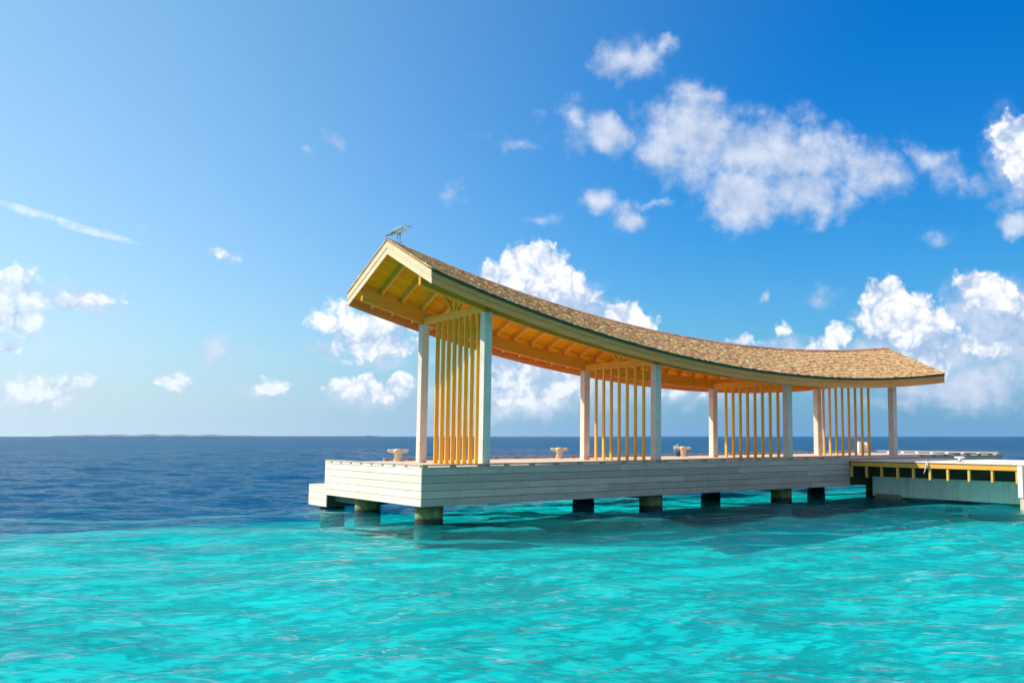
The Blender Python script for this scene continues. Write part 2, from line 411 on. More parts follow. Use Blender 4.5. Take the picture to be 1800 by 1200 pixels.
def boxmesh(name, x0, x1, y0, y1, z0, z1, mat, bev=0.0, sub=None):
    bm = bmesh.new()
    vs = [bm.verts.new(p) for p in ((x0, y0, z0), (x1, y0, z0), (x1, y1, z0), (x0, y1, z0), (x0, y0, z1), (x1, y0, z1), (x1, y1, z1), (x0, y1, z1))]
    for f in ((0, 3, 2, 1), (4, 5, 6, 7), (0, 1, 5, 4), (1, 2, 6, 5), (2, 3, 7, 6), (3, 0, 4, 7)): bm.faces.new([vs[i] for i in f])
    if bev: bmesh.ops.bevel(bm, geom=list(bm.edges), offset=bev, segments=1, affect='EDGES')
    me = bpy.data.meshes.new(name); bm.to_mesh(me); bm.free()
    if mat: me.materials.append(mat)
    return me


def box(name, parent, x0, x1, y0, y1, z0, z1, mat, bev=0.0, centre=True, **props):
    """a box part whose origin sits at its own middle, so grain and tone differ from piece to piece"""
    cx, cy, cz = ((x0 + x1) / 2, (y0 + y1) / 2, (z0 + z1) / 2) if centre else (0, 0, 0)
    me = boxmesh(name, x0 - cx, x1 - cx, y0 - cy, y1 - cy, z0 - cz, z1 - cz, mat, bev)
    return link(name, me, parent, (cx, cy, cz), **props)


def beam(name, parent, a, b, w, h, mat, up=(0, 0, 1), bev=0.0, **props):
    """a straight bar from a to b, w wide across, h deep along up"""
    a = Vector(a); b = Vector(b); d = (b - a); L = d.length; d.normalize()
    upv = Vector(up); s = d.cross(upv).normalized(); t = s.cross(d).normalized()
    me = boxmesh(name, -L / 2, L / 2, -w / 2, w / 2, -h / 2, h / 2, mat, bev)
    o = link(name, me, parent, None, None, **props)
    R = Matrix((d, -s, t)).transposed().to_4x4()
    o.matrix_local = Matrix.Translation((a + b) / 2) @ R
    return o


def sweep(name, us, prof, mat, closed=True, smooth=False):
    """prof(u) -> list of (v, z) corners; swept along u"""
    verts = []; faces = []; n = len(prof(us[0]))
    for u in us: verts += [(u, v, z) for v, z in prof(u)]
    for i in range(len(us) - 1):
        for j in range(n if closed else n - 1):
            k = (j + 1) % n
            faces.append((i * n + j, i * n + k, (i + 1) * n + k, (i + 1) * n + j))
    if closed:
        faces.append(tuple(reversed(range(n)))); faces.append(tuple((len(us) - 1) * n + j for j in range(n)))
    me = mesh_from(name, verts, faces, mat, smooth)
    bm = bmesh.new(); bm.from_mesh(me); bmesh.ops.recalc_face_normals(bm, faces=bm.faces); bm.to_mesh(me); bm.free()
    return me


def lathe(name, prof, mat, seg=24, smooth=True, cap=True):
    verts = []; faces = []
    for r, z in prof:
        for i in range(seg): verts.append((r * math.cos(2 * PI * i / seg), r * math.sin(2 * PI * i / seg), z))
    for k in range(len(prof) - 1):
        for i in range(seg):
            j = (i + 1) % seg
            faces.append((k * seg + i, k * seg + j, (k + 1) * seg + j, (k + 1) * seg + i))
    if cap:
        faces.append(tuple(reversed(range(seg)))); faces.append(tuple((len(prof) - 1) * seg + i for i in range(seg)))
    return mesh_from(name, verts, faces, mat, smooth)


def tubemesh(name, pts, rad, mat, seg=8):
    pts = [Vector(p) for p in pts]; verts = []; faces = []
    rads = rad if isinstance(rad, (list, tuple)) else [rad] * len(pts)
    ref = None
    for i, p in enumerate(pts):
        d = (pts[min(i + 1, len(pts) - 1)] - pts[max(i - 1, 0)]).normalized()
        if ref is None: ref = Vector((0, 0, 1)) if abs(d.z) < 0.9 else Vector((1, 0, 0))
        s = d.cross(ref).normalized(); t = s.cross(d).normalized(); ref = t
        for k in range(seg):
            a = 2 * PI * k / seg
            verts.append(p + (s * math.cos(a) + t * math.sin(a)) * rads[i])
    for i in range(len(pts) - 1):
        for k in range(seg):
            j = (k + 1) % seg
            faces.append((i * seg + k, i * seg + j, (i + 1) * seg + j, (i + 1) * seg + k))
    faces.append(tuple(reversed(range(seg)))); faces.append(tuple((len(pts) - 1) * seg + k for k in range(seg)))
    return mesh_from(name, verts, faces, mat, True)


# ------------------------------------------------------------------ sea bed
# the lagoon floor is pale sand; it breaks off into deep water along this line (world x, y)
REEF = [(-400, -60), (-120, 2), (-60, 13), (-30, 22.5), (-18.4, 27), (-16.2, 28.8), (-13.4, 30.4), (-11.5, 32.2), (-9.1, 34.6), (-7.6, 38), (-5.5, 41.5), (4.1, 47), (10.9, 52), (24, 60), (60, 82), (400, 260)]
rx = np.array([p[0] for p in REEF]); ry = np.array([p[1] for p in REEF])
gx = np.concatenate([-np.geomspace(6000, 42, 30), np.linspace(-40, 60, 260), np.geomspace(62, 6000, 30)])
gy = np.concatenate([-np.geomspace(3000, 12, 16), np.linspace(-10, 90, 300), np.geomspace(92, 9000, 40)])
GX, GY = np.meshgrid(gx, gy)
edge = np.interp(GX, rx, ry)
edge = edge + 0.35 * np.sin(GX * 1.3 + 1) + 0.25 * np.sin(GX * 2.9)
d = GY - edge
GZ = -0.6 - np.clip(d, 0, 60) * 0.045 - 0.03 * np.sin(GX * 1.1 + GY * 0.6) * (d < 0)
nx, ny = len(gx), len(gy)
V = np.stack([GX.ravel(), GY.ravel(), GZ.ravel()], 1)
idx = np.arange(nx * ny).reshape(ny, nx)
F = np.stack([idx[:-1, :-1].ravel(), idx[:-1, 1:].ravel(), idx[1:, 1:].ravel(), idx[1:, :-1].ravel()], 1)


def npmesh(name, V, F, mat, smooth=True):
    me = bpy.data.meshes.new(name)
    me.vertices.add(len(V)); me.vertices.foreach_set('co', V.astype(np.float32).ravel())
    me.loops.add(F.size); me.loops.foreach_set('vertex_index', F.astype(np.int32).ravel())
    me.polygons.add(len(F)); me.polygons.foreach_set('loop_start', np.arange(0, F.size, F.shape[1], dtype=np.int32))
    me.polygons.foreach_set('use_smooth', np.full(len(F), smooth))
    me.update(calc_edges=True); me.materials.append(mat)
    return me


m, N, b, o = newmat('lagoon_bed')
t = N.node('ShaderNodeTexCoord'); P = t.outputs['Object']
att = N.node('ShaderNodeAttribute', attribute_name='reef')
nj = N.noise(N.mapping(P, sc=(0.12, 0.28, 1)), 1.2, 9, 0.72)
dd = N.math('ADD', att.outputs['Fac'], N.math('MULTIPLY', N.math('SUBTRACT', nj, 0.5), 26.0))
dm = N.rng(dd, -3.5, 4.0, 0, 1, smooth=True)
sand = N.noise(N.mapping(P, sc=(0.25, 0.4, 1)), 1.0, 5, 0.6)
facet_mottle = N.noise(N.mapping(P, sc=(0.8, 1.7, 1)), 1.1, 7, 0.66)
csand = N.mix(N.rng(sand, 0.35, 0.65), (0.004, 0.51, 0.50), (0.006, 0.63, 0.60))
csand = N.mix(N.rng(facet_mottle, 0.48, 0.72, 0, 0.45), csand, (0.002, 0.36, 0.38))  # darker patches painted on the bed for the dark facets of waves
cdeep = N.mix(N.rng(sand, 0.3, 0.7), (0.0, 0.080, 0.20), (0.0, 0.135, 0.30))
N.put(b.inputs['Base Color'], N.mix(dm, csand, cdeep))
b.inputs['Roughness'].default_value = 1.0; b.inputs['Specular IOR Level'].default_value = 0.0
me = npmesh('sea_bed', V, F, m)
at = me.attributes.new('reef', 'FLOAT', 'POINT'); at.data.foreach_set('value', np.clip(d, -50, 50).astype(np.float32).ravel())
link('sea_bed', me, kind='structure')

# ------------------------------------------------------------------ sea surface
angs = np.concatenate([np.linspace(-52, 38, 760), np.linspace(38, 308, 70)[1:-1]])
angs = np.radians(angs)
rr = np.concatenate([np.linspace(0.3, 4, 12, endpoint=False), np.geomspace(4, 170, 860), np.geomspace(170, 12000, 60)[1:]])
A_, R_ = np.meshgrid(angs, rr)
X = R_ * np.sin(A_); Y = R_ * np.cos(A_); Zw = np.zeros_like(X); OX = np.zeros_like(X); OY = np.zeros_like(X)
dr = np.gradient(rr)[:, None]
nw = 84
lam = np.geomspace(0.28, 7.5, nw) * rng.uniform(0.9, 1.1, nw)
th = rng.normal(-PI / 2 + 0.22, 0.55, nw)
ph = rng.uniform(0, 2 * PI, nw)
gust = 0.75 + 0.45 * np.sin(X * 0.21 + Y * 0.13 + 1) * np.sin(Y * 0.17 - X * 0.05) + 0.2 * np.sin(X * 0.5 - Y * 0.37)
calm = 1 - 0.35 * np.exp(-((X - 6) ** 2 / 90 + (Y - 16) ** 2 / 80))
for i in range(nw):
    k = 2 * PI / lam[i]; amp = (0.037 if lam[i] < 1.2 else 0.032 if lam[i] < 3 else 0.018) / k
    w_ = np.clip((lam[i] / dr - 3) / 4, 0, 1)
    if lam[i] < 1.2: w_ = w_ * np.clip(gust, 0.2, 1.5)
    phs = k * (math.cos(th[i]) * X + math.sin(th[i]) * Y) + ph[i]
    Zw += w_ * calm * amp * np.sin(phs)
    OX -= w_ * calm * amp * math.cos(th[i]) * np.cos(phs) * -0.7; OY -= w_ * calm * amp * math.sin(th[i]) * np.cos(phs) * -0.7
V = np.stack([(X + OX).ravel(), (Y + OY).ravel(), Zw.ravel()], 1)
na, nr = len(angs), len(rr)
idx = np.arange(na * nr).reshape(nr, na)
i0 = idx[:-1]; i1 = idx[1:]
F = np.stack([i0.ravel(), i1.ravel(), np.roll(i1, -1, 1).ravel(), np.roll(i0, -1, 1).ravel()], 1)
F = F[:, ::-1]
m, N, b, o = newmat('sea_water')
N.n.remove(b)
t = N.node('ShaderNodeTexCoord'); P = t.outputs['Object']
r1 = N.noise(N.mapping(P, sc=(1.0, 1.7, 1)), 5.5, 4, 0.6, 0.3)
r2 = N.noise(N.mapping(P, rot=(0, 0, 0.25), sc=(0.6, 1.6, 1)), 1.1, 6, 0.62, 0.25)
r3 = N.noise(N.mapping(P, rot=(0, 0, 0.1), sc=(0.5, 1.3, 1)), 0.16, 6, 0.65)
h = N.math('ADD', N.math('MULTIPLY', r1, 0.003), N.math('ADD', N.math('MULTIPLY', r2, 0.085), N.math('MULTIPLY', r3, 1.1)))
bp = N.node('ShaderNodeBump'); bp.inputs['Strength'].default_value = 1.0; bp.inputs['Distance'].default_value = 1.0
N.put(bp.inputs['Height'], h)
fr = N.node('ShaderNodeFresnel'); fr.inputs['IOR'].default_value = 1.333; N.l.new(bp.outputs[0], fr.inputs['Normal'])
gl = N.node('ShaderNodeBsdfGlossy'); gl.inputs['Roughness'].default_value = 0.02; N.l.new(bp.outputs[0], gl.inputs['Normal'])
lw = N.node('ShaderNodeLayerWeight'); lw.inputs['Blend'].default_value = 0.5; N.l.new(bp.outputs[0], lw.inputs['Normal'])
# the flatter a facet is looked through, the longer and darker the path in the water
path = N.rng(N.math('SUBTRACT', 1.0, lw.outputs['Facing']), 0.02, 0.42, 0, 1)
tr = N.node('ShaderNodeBsdfTransparent'); N.put(tr.inputs[0], N.mix(path, (0.74, 0.88, 0.90), (1.0, 1.0, 1.0)))
# light scattered back by the water body itself: turquoise over the sand, ink blue over the drop-off
att = N.node('ShaderNodeAttribute', attribute_name='reef')
nj = N.noise(N.mapping(P, sc=(0.5, 1.8, 1)), 1.3, 7, 0.66)
dm = N.rng(N.math('ADD', att.outputs['Fac'], N.math('MULTIPLY', N.math('SUBTRACT', nj, 0.5), 16.0)), -6.0, 6.0, 0, 1, smooth=True)
bodyc = N.mix(N.rng(nj, 0.3, 0.7), (0.0, 0.40, 0.42), (0.0, 0.56, 0.55))
deepc = N.mix(N.rng(nj, 0.3, 0.7), (0.0, 0.09, 0.22), (0.0, 0.15, 0.32))
df = N.node('ShaderNodeBsdfDiffuse'); N.put(df.inputs[0], N.mix(dm, bodyc, deepc)); N.l.new(bp.outputs[0], df.inputs['Normal'])
mb = N.node('ShaderNodeMixShader'); N.put(mb.inputs[0], 0.12); N.l.new(tr.outputs[0], mb.inputs[1]); N.l.new(df.outputs[0], mb.inputs[2])
mx = N.node('ShaderNodeMixShader')
N.put(mx.inputs[0], N.math('MULTIPLY', fr.outputs[0], 0.60)); N.l.new(mb.outputs[0], mx.inputs[1]); N.l.new(gl.outputs[0], mx.inputs[2])
N.l.new(mx.outputs[0], o.inputs[0])
me = npmesh('sea', V, F, m)
at = me.attributes.new('reef', 'FLOAT', 'POINT'); at.data.foreach_set('value', np.clip(V[:, 1] - np.interp(V[:, 0], rx * 0.786, ry * 0.786), -50, 50).astype(np.float32))
link('sea', me, kind='structure')

# far low island on the horizon
pts = []
D_ = 5200.0
xs = np.linspace(90, 640, 90)
verts = []; faces = []
for i, px in enumerate(xs):
    e = max(0.0, 1 - ((px - 250) / 170) ** 2)
    hh = (3 + 6 * e ** 0.5 + rng.uniform(-1.5, 1.5) * (e > 0) + 2 * math.sin(px * 0.11)) if px < 430 else 3.0 + rng.uniform(-.6, .8)
    X_ = (px - CX) / FPX * D_
    for (dy, z) in ((0, -1), (60, hh * 0.8), (160, hh), (400, -1)): verts.append((X_, D_ + dy, z))
for i in range(len(xs) - 1):
    for j in range(3):
        a = i * 4 + j; faces.append((a, a + 4, a + 5, a + 1))
link('far_island', mesh_from('far_island', verts, faces, plain('hazed_island_scrub', (0.13, 0.19, 0.22), 0.9, 0.2, 0.01), True), kind='structure')  # sea haze is put into the scrub's bluish colour

# ------------------------------------------------------------------ pier platform
pier = thing('pier_platform', 'long timber-clad pier platform on round concrete piles carrying the curved pavilion', 'pier')
LU, LV, CH = 26.5, 6.6, 1.02
JU0, JU1 = 16.5, 20.8
# deck planks run along the pier
pw = LV / 46
plank_cache = {}
for r in range(46):
    y0 = r * pw + 0.004; y1 = (r + 1) * pw - 0.004
    cuts = [0.03]; x = [1.9, 4.4, 3.1, 5.2][r % 4]
    while x < LU - 1: cuts.append(x); x += 5.3
    cuts.append(LU - 0.03)
    for a, b_ in zip(cuts, cuts[1:]):
        box('deck_plank', pier, a + 0.003, b_ - 0.003, y0 + 0.02 * (r == 0), y1, -0.075, -0.032 + random.uniform(-0.003, 0.003), M['deck'])
# cladding boards
rows = [(-0.055 - i * 0.193, -0.055 - (i + 1) * 0.193 + 0.010) for i in range(5)]
for i, (zt, zb) in enumerate(rows):
    cuts = [0.0]; x = [6.2, 11.0, 3.1, 5.8, 8.9][i]
    while x < JU0 - 1.5: cuts.append(x); x += 5.6
    cuts.append(JU0)
    for a, b_ in zip(cuts, cuts[1:]):
        box('cladding_board', pier, a + (0 if a == 0 else 0.003), b_ - 0.003, random.uniform(0, .004), 0.035, zb, zt, M['pale_x'], 0.004)
    cuts = [JU1, JU1 + 2.9 + i * 0.3, LU]
    for a, b_ in zip(cuts, cuts[1:]):
        box('cladding_board', pier, a, b_ - 0.003, 0, 0.035, zb, zt, M['pale_x'], 0.004)
    cuts = [0.036, [2.3, 3.74, 4.9, 1.7, 3.0][i], LV]
    for a, b_ in zip(cuts, cuts[1:]):
        box('cladding_board', pier, random.uniform(-.002, .002), 0.034, a + .002, b_ - 0.002, zb, zt, M['pale_y'], 0.004)
    box('cladding_board', pier, LU - 0.035, LU, 0.036, LV, zb, zt, M['pale_y'], 0.004)
    box('cladding_board', pier, 0.036, LU - 0.036, LV - 0.035, LV, zb, zt, M['pale_x'], 0.004)
# backing behind the cladding joints
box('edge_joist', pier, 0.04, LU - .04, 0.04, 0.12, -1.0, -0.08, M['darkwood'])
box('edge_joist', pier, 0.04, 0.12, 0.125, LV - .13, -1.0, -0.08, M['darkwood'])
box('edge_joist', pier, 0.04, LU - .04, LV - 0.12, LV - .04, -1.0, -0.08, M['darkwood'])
# kerb: a capping board, spacer blocks, top rail with gaps between
def kerb_u(u0, u1, v0, pitch, blk, mat, z0=-0.045, lift=0.0, wid=0.11, start=0.09):
    box('kerb_cap', pier, u0, u1, v0 - .012, v0 + wid, z0 - 0.014, z0, M['pale_x'])
    n = 0
    x = u0 + start
    while x < u1 - blk:
        box('kerb_block', pier, x - blk / 2, x + blk / 2, v0 + .005, v0 + wid - .01, z0, z0 + 0.045 + lift, mat)
        x += pitch
    L = (u1 - u0) / max(1, round((u1 - u0) / 4.6)); x = u0
    while x < u1 - 0.1:
        box('kerb_rail', pier, x + .002, min(u1, x + L) - .002, v0 - 0.008, v0 + wid, z0 + 0.045 + lift, z0 + 0.080 + lift, M['rail_x'], 0.004)
        x += L
kerb_u(0.0, JU0, 0.0, 0.79, 0.13, M['rail_x'])
kerb_u(JU1, LU, 0.0, 0.79, 0.13, M['rail_x'])
kerb_u(1.82, LU, LV - 0.11, 0.79, 0.14, M['rail_x'], lift=0.03)
kerbpitch = 0.735
box('kerb_cap', pier, -.012, 0.11, 0.12, LV, -0.059, -0.045, M['pale_y'])
k = 0.12
while k < LV - 0.05:
    box('kerb_block', pier, .004, 0.10, k + 0.17 * (k > .2), min(k + kerbpitch, LV), -0.045, 0.0, M['pale_y'])
    k += kerbpitch
for a, b_ in ((0.112, 3.3), (3.3, LV)):
    box('kerb_rail', pier, -0.008, 0.11, a, b_ - .003, 0.0, 0.035, M['rail_y'], 0.004)
# far end kerb
box('kerb_cap', pier, LU - .11, LU + .012, 0.12, LV - .12, -0.059, -0.045, M['pale_y'])
k = 0.3
while k < LV - 0.2:
    box('kerb_block', pier, LU - .10, LU - .004, k - .07, k + .07, -0.045, 0.03, M['white'])  # white colour gives these blocks the look of sunlit timber
    k += 0.79
box('kerb_rail', pier, LU - .11, LU + .008, 0.115, LV - .115, 0.03, 0.065, M['rail_y'], 0.004)
# landing step behind the left end
for i in range(3):
    zt = -0.775 - i * 0.20
    box('cladding_board', pier, 0.0, 0.035, LV - .18 + .18 * (i == 0), LV + 1.32, zt - 0.192, zt, M['pale_y'], 0.004)
    box('cladding_board', pier, 0.036, 2.4, LV + 1.285, LV + 1.32, zt - 0.192, zt, M['pale_x'], 0.004)
    box('cladding_board', pier, 0.036, 2.4, LV - .18 + .182 * (i == 0), LV - .145 + .182 * (i == 0), zt - 0.192, zt, M['darkwood'])
for i in range(9):
    box('landing_plank', pier, 0.0, 2.4, LV + .004 + i * .1465, LV + .142 + i * .1465, -0.772, -0.735, M['deck'])
# piles and their cap beams
pilem = None
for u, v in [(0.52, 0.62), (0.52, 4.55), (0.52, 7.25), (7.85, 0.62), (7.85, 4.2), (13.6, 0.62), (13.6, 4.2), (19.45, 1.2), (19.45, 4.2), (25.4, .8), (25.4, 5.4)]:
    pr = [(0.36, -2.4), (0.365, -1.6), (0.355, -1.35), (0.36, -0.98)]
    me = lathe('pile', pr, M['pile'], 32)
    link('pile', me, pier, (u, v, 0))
for u in (0.52, 7.85, 13.6, 19.45, 25.4):
    z1 = -0.92 if u > 1 else -1.0
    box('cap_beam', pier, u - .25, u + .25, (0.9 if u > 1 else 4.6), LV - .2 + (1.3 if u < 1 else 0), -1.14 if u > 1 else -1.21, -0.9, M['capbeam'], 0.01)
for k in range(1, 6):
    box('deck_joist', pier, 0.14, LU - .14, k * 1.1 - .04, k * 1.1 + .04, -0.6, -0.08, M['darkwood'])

# ------------------------------------------------------------------ jetty towards the camera
jet = thing('side_jetty', 'low side jetty with yellow edge beam and stained concrete wall, running off at right', 'jetty')
JV1 = -11.0
r = 0
y = -0.02
x = JU0
nb = 30
bw = (JU1 - JU0 - .0) / nb
for k in range(nb):
    for a, b_ in ((-0.01, -3.6 - (k % 3) * .5), (-3.6 - (k % 3) * .5, -8.2 - (k % 2)), (-8.2 - (k % 2), JV1)):
        box('deck_plank', jet, JU0 - .05 + k * bw + .003, JU0 - .05 + (k + 1) * bw - .003, b_ + .003, a - .003, -0.135, -0.095, M['deck'] if False else M['pale_y'])
box('edge_beam', jet, JU0 - .02, JU0 + .06, -1.05, -0.05, -0.31, -0.165, M['jbeam'], .006)
box('edge_beam', jet, JU0 - .035, JU0 + .06, -6.52, -1.053, -0.315, -0.160, M['jbeam'], .006)
box('edge_board', jet, JU0 - .045, JU0 + .0, -6.7, -0.05, -0.158, -0.137, M['darkwood'])
for v in (-0.05, -0.72, -1.37, -2.04, -2.68, -3.34, -4.02, -4.80, -5.62, -6.46):
    box('stub_post', jet, JU0 - .01, JU0 + .07, v - .05, v + .03, -0.70, -0.318, M['jpost'], .004)
box('shade_board', jet, JU0 + 1.05, JU0 + 1.10, -6.6, -0.02, -0.80, -0.14, M['darkwood'])  # dark board added for the shade under the jetty deck
box('concrete_wall', jet, JU0 + .86, JU0 + 1.0, -6.52, -0.31, -1.385, -0.69, M['jwall'], .015)
box('footing', jet, JU0 + .74, JU0 + 1.3, -1.58, -0.48, -1.52, -1.30, M['footing'], .03)
box('footing', jet, JU0 + 1.1, JU0 + 1.7, -6.3, -5.5, -1.52, -1.30, M['footing'], .03)
box('white_post', jet, JU0 - .07, JU0 + .03, -6.70, -6.53, -1.12, -0.16, M['white'], .006, label='white painted post at the outer corner of the jetty')
me = boxmesh('steel_channel', -.06, .06, -.2, .2, -.48, .48, M['rust'], .01)
link('steel_channel', me, jet, (JU0 + .01, -6.93, -0.62), label='rust brown steel channel fixed beside the white post')
me = boxmesh('channel_lip', -.03, .03, -.012, .012, -.48, .48, M['jpost'], .004)
link('channel_lip', me, jet, (JU0 - .07, -6.76, -0.62))
box('corner_block', jet, JU0 - .05, JU0 + .5, -7.6, -6.56, -1.62, -1.13, concrete('rust_stained_block', (0.62, 0.52, 0.38), .6, .8, (0.45, 0.20, 0.05)), .03)
box('edge_beam', jet, JU0 - .035, JU0 + .06, JV1, -7.14, -0.315, -0.160, M['jbeam'], .006)
box('concrete_wall', jet, JU0 + .86, JU0 + 1.0, JV1, -7.65, -1.34, -0.665, M['jwall'], .015)
box('edge_beam', jet, JU1 - .12, JU1 - .05, JV1, -0.03, -0.5, -0.14, M['jbeam'], .006)
box('concrete_wall', jet, JU1 - .5, JU1 - .13, JV1, -0.9, -1.34, -0.5, M['jwall'], .015)
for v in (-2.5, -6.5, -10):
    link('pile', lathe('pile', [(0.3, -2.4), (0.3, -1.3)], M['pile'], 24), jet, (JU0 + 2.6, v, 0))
    box('cap_beam', jet, JU0 + 1.15, JU1 - .55, v - .25, v + .25, -1.3, -0.7, M['capbeam'])

# ------------------------------------------------------------------ pavilion
def ze(u): return 4.85 - .3 * u + .0118 * u * u - .00007 * u ** 3
VN, VF, VR, RISE = -0.60, 4.84, 2.12, 1.165
UA, UB = -0.13, 21.55
def zr(u, v):
    """height of the roof surface"""
    return ze(u) + RISE * (1 - abs(v - VR) / (VR - VN))
pav = thing('pavilion', 'open waterside pavilion with sweeping upturned shingle roof on eight pale columns', 'pavilion', 0, 0, 0)
roof = link('roof', None, pav)     # carries the shingles, boards and rafters
roof.empty_display_size = 0.2
ROWS_U = [1.88, 7.75, 13.57, 19.38]
CW = 0.125
for u in ROWS_U:
    for v in (0.25, 4.0):
        h = ze(u) - .275
        me = boxmesh('column', -0.112, 0.112, -CW, CW, 0, h + .035, M['column'], 0.008)
        link('column', me, pav, (u, v, -0.035))
        bb = boxmesh('column_base', -.14, .14, -CW - .03, CW + .03, 0, .012, M['column'])
# tie beams, fans of struts
for u in ROWS_U:
    zb = ze(u) - .275
    box('tie_beam', pav, u - .06, u + .06, 0.19, 4.06, zb + .004, zb + .195, M['pine_v'], .005)
    for dv in (0.0, 0.78, -0.78):
        vt = 2.06 + dv; zt = zr(u, vt) - .27
        w = 0.10
        o = beam('strut', pav, (u, 2.06 + dv * .13, zb + .18), (u, vt, zt), .07, w, M['pine_z'], up=(0, 1, 0.001) if dv == 0 else (0, 0, 1), bev=.004)
SDIM = {0: (.056, .027), 1: (.027, .052), 2: (.032, .048), 3: (.027, .046)}
SL = {0: (0.665, 3.07, 8), 1: (0.845, 3.36, 7), 2: (0.695, 3.30, 8), 3: (1.38, 3.67, 8)}
for i, u in enumerate(ROWS_U):
    a, b_, n = SL[i]
    zb = ze(u) - .275
    for k in range(n):
        v = a + (b_ - a) * k / (n - 1)
        hu_, hv_ = SDIM[i]
        me = boxmesh('slat', -hu_, hu_, -hv_, hv_, 0, zb + .03, M['pine_z'], .003)
        link('slat', me, pav, (u, v, -0.03))
# plate beams on the columns
us = np.linspace(UA + .06, UB - .05, 60)
def seg(a, b_, n): return list(np.linspace(a, b_, n))
for v in (0.25, 4.0):
    for a, b_ in ((UA + .06, 7.75), (7.75, 13.57), (13.57, UB - .06)):
        me = sweep('plate_beam', seg(a + .002, b_ - .002, 20), lambda u: [(v - .06, ze(u) - .27), (v + .06, ze(u) - .27), (v + .06, ze(u) + .10), (v - .06, ze(u) + .10)], M['pine_u'])
        link('plate_beam', me, pav)
# ridge beam, rafters, soffit boards, fascia boards, barge boards: sub-parts of the roof
me = sweep('ridge_beam', seg(UA + .06, UB - .05, 44), lambda u: [(VR - .04, ze(u) + RISE - .36), (VR + .04, ze(u) + RISE - .36), (VR + .04, ze(u) + RISE - .13), (VR - .04, ze(u) + RISE - .13)], M['pine_u'])
link('ridge_beam', me, roof)
u = 0.52
while u < UB - .2:
    for s in (-1, 1):
        ve = VR + s * (VR - VN - .1); vi = VR + s * .05
        o = beam('rafter', roof, (u, vi, zr(u, vi) - .175), (u, ve, zr(u, ve) - .175), .06, .15, M['pine_v'], bev=.003)
    u += 0.635
for s in (-1, 1):
    nb = 13
    for k in range(nb):
        d0 = k / nb; d1 = (k + 1) / nb
        va = VR + s * ((VR - VN) * d0 + .004); vb = VR + s * ((VR - VN) * d1 - .004)
        cut = [UA, 7.2 if k % 2 else 4.9, 14.1 if k % 2 else 11.7, UB]
        for a, b_ in zip(cut, cut[1:]):
            me = sweep('soffit_board', seg(a + .002, b_ - .002, 16), lambda u: [(va, zr(u, va) - .095), (vb, zr(u, vb) - .095), (vb, zr(u, vb) - .07), (va, zr(u, va) - .07)], M['soffit'])
            link('soffit_board', me, roof)
    # eave fascia: two boards one above the other, the lower one set back
    for row in range(2):
        zo0, zo1 = ((-.19, -.035), (-.35, -.193))[row]
        inset = (0.0, 0.018)[row]
        cut = [UA - .0, (4.7, 2.6)[row], (9.4, 7.4)[row], (14.2, 12.2)[row], (18.6, 17.0)[row], UB]
        for a, b_ in zip(cut, cut[1:]):
            v0 = VR + s * (VR - VN - inset); v1 = VR + s * (VR - VN - inset - .035)
            me = sweep('fascia_board', seg(a + .001, b_ - .001, 14), lambda u: [(v0, ze(u) + zo0), (v1, ze(u) + zo0), (v1, ze(u) + zo1), (v0, ze(u) + zo1)], M['fascia'])
            link('fascia_board', me, roof)
    # barge boards on both gable ends
    for end, (ua, ub) in enumerate(((UA - .035, UA - .001), (UB + .001, UB + .035))):
        for row in range(2):
            t0, t1 = ((-.205, -.03), (-.385, -.21))[row]
            inn = (0.0, .012)[row] * (1 if end == 0 else -1)
            va = VR + s * .002; vb = VR + s * (VR - VN)
            verts = []
            for uu in (ua + inn, ub + (0 if end == 0 else inn)):
                for (v, tt) in ((va, t0), (vb, t0 * .95), (vb, t1 * 1.0), (va, t1)):
                    verts.append((uu, v, zr(0.0 if end == 0 else UB, v) + tt + (ze(UA) - ze(0.0) if end == 0 else 0)))
            if end == 0:
                pass
            me = mesh_from('barge_board', verts, [(0, 1, 2, 3), (7, 6, 5, 4), (0, 4, 5, 1), (1, 5, 6, 2), (2, 6, 7, 3), (3, 7, 4, 0)], M['barge'])
            bm = bmesh.new(); bm.from_mesh(me); bmesh.ops.recalc_face_normals(bm, faces=bm.faces); bm.to_mesh(me); bm.free()
            link('barge_board', me, roof)
    # roof sheathing under the shingles with a dark drip edge
    me = sweep('sheathing', seg(UA - .02, UB + .02, 48), lambda u: [(VR + s * .001, zr(u, VR) - .068), (VR + s * (VR - VN + .03), zr(u, VR + s * (VR - VN)) - .075), (VR + s * (VR - VN + .03), zr(u, VR + s * (VR - VN)) - .03), (VR + s * .001, zr(u, VR) - .015)], M['darkwood'])
    link('sheathing', me, roof)

# shingles
NR = 17
def shingle_geo(s, r, u0, u1, rnd):
    """one tapered shingle on the slope; s = side, r = course"""
    j = rnd.uniform(-.014, .014)
    d0 = r / NR - .012 + j / 2.96; d1 = min(1.0, (r + 1.9) / NR)
    h0 = .006 + rnd.uniform(0, .010); th = rnd.uniform(.024, .036); tw = rnd.uniform(-.004, .004)
    out = []
    for (u, d, h) in ((u0, d0, h0), (u1, d0, h0 + tw), (u1, d1, -.012), (u0, d1, -.012),
                      (u0, d0, h0 + th), (u1, d0, h0 + th + tw), (u1, d1, -.004), (u0, d1, -.004)):
        v = VR + s * (VR - VN) * (1 - d)
        out.append((u, v, zr(u, v) + h))
    return out
FC = [(0, 3, 2, 1), (4, 5, 6, 7), (0, 1, 5, 4), (1, 2, 6, 5), (2, 3, 7, 6), (3, 0, 4, 7)]
rnd = random.Random(5)
near = []; rest = []
